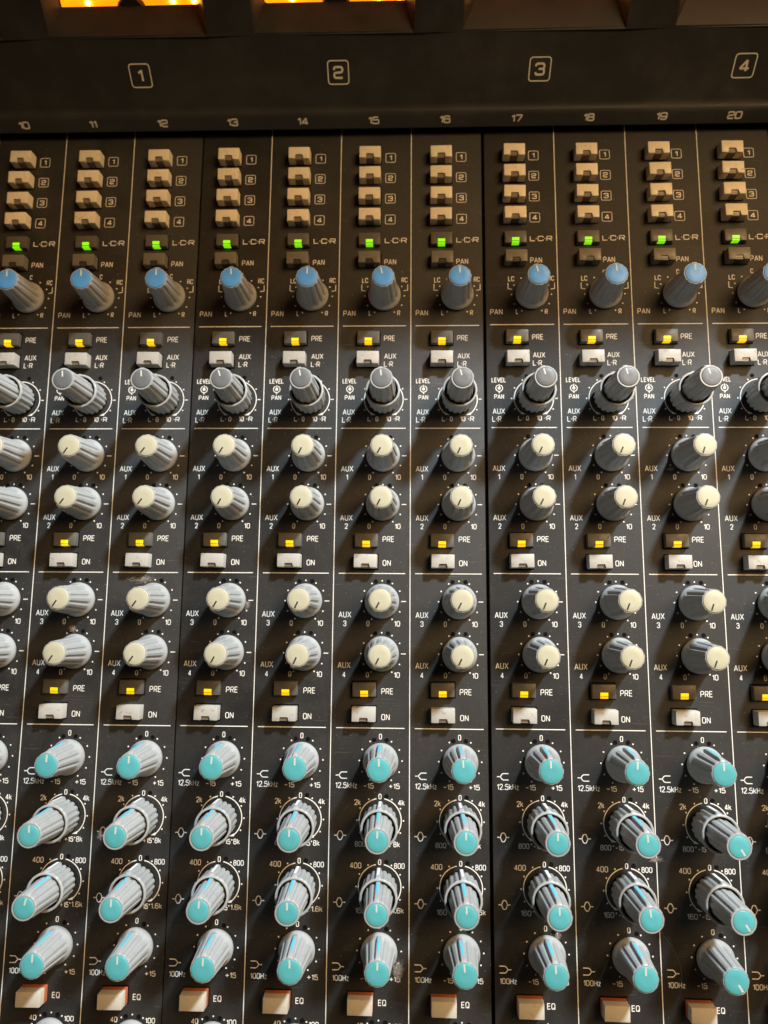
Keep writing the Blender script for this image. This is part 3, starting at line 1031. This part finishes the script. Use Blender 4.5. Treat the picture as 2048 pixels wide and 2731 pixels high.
def lint(label, x, y, z, size, n, stretch=(1, 1, 0.5), seed=0, r=0.022):
    n = int(n * 1.6)
    size *= 0.85
    rnd = random.Random(seed)
    v, f = [], []
    for _ in range(n):
        p = Vector((rnd.gauss(0, 0.3) * size * stretch[0], rnd.gauss(0, 0.3) * size * stretch[1], abs(rnd.gauss(0.12, 0.2)) * size * stretch[2]))
        a = rnd.uniform(0, 6.28)
        pts = [tuple(p)]
        for _k in range(7):
            a += rnd.gauss(0, 0.55)
            p = p + Vector((math.cos(a) * stretch[0], math.sin(a) * stretch[1], rnd.gauss(0, 0.35) * stretch[2])) * size * 0.12
            p.z = max(p.z, 0.06)
            pts.append(tuple(p))
        tube(pts, r, v, f)
    o = obj('lint_tuft', mesh('lint_tuft', v, f, None, 'lint'), None, (x, y, z), 0, label, 'stuff')
    o['category'] = 'lint'


def S(n, x, y):
    return ((n - 16) * 30 + x, y)


lint('ragged grey lint tuft behind the aux 3 knob of channel 12', *S(12, 15.2, -61.8), 0, 3.2, 90, (1.6, 0.6, 0.7), 1)
lint('small grey lint ball behind the aux 4 knob of channel 11', *S(11, 17.6, -81.2), 0, 1.8, 80, (1, 0.8, 0.8), 2)
lint('thin lint at the right of the aux 3 knob of channel 13', *S(13, 26.3, -71.5), 0, 1.8, 60, (0.7, 1.2, 0.5), 3)
lint('brown lint tuft right of the 100Hz knob of channel 15', *S(15, 26.2, -203.0), 0, 2.8, 120, (0.8, 1.4, 0.5), 4)
lint('pointed lint wisp beside the upper two-tier knob of channel 18', *S(18, 30.6, -163.0), 0, 2.0, 70, (1.3, 0.6, 0.4), 5)
lint('lint smudge left of the upper two-tier knob of channel 12', *S(12, 3.4, -158.0), 0, 1.8, 80, (0.7, 1.2, 0.4), 6)
lint('loose lint left of the aux 1 knob of channel 19', *S(19, 12.6, -16.8), 0, 1.6, 40, (1.2, 0.6, 0.4), 8)
lint('lint at the foot of the 100Hz knob of channel 17', *S(17, 24.2, -190.0), 0, 1.8, 50, (0.7, 1.0, 0.4), 11, 0.03)


def hair(label, pts, r=0.035):
    v, f = [], []
    q = rounded([(p[0], p[1]) for p in pts], 6, False, 10)
    tube([(x, y, 0.12) for x, y in q], r, v, f)
    o = obj('loose_hair', mesh('loose_hair', v, f, 40, 'hair'), None, (0, 0, 0), 0, label)
    o['category'] = 'hair'


hair('long curved hair lying beside the 100Hz knob of channel 19', [S(19, 0.5, -187), S(19, 4.6, -192), S(19, 7.3, -197.5), S(19, 8.0, -202), S(19, 7.0, -207)])
hair('short straight hair above the 12.5kHz knob of channel 14', [S(14, 12.6, -119.0), S(14, 15.0, -121.2), S(14, 16.0, -122.2)], 0.04)
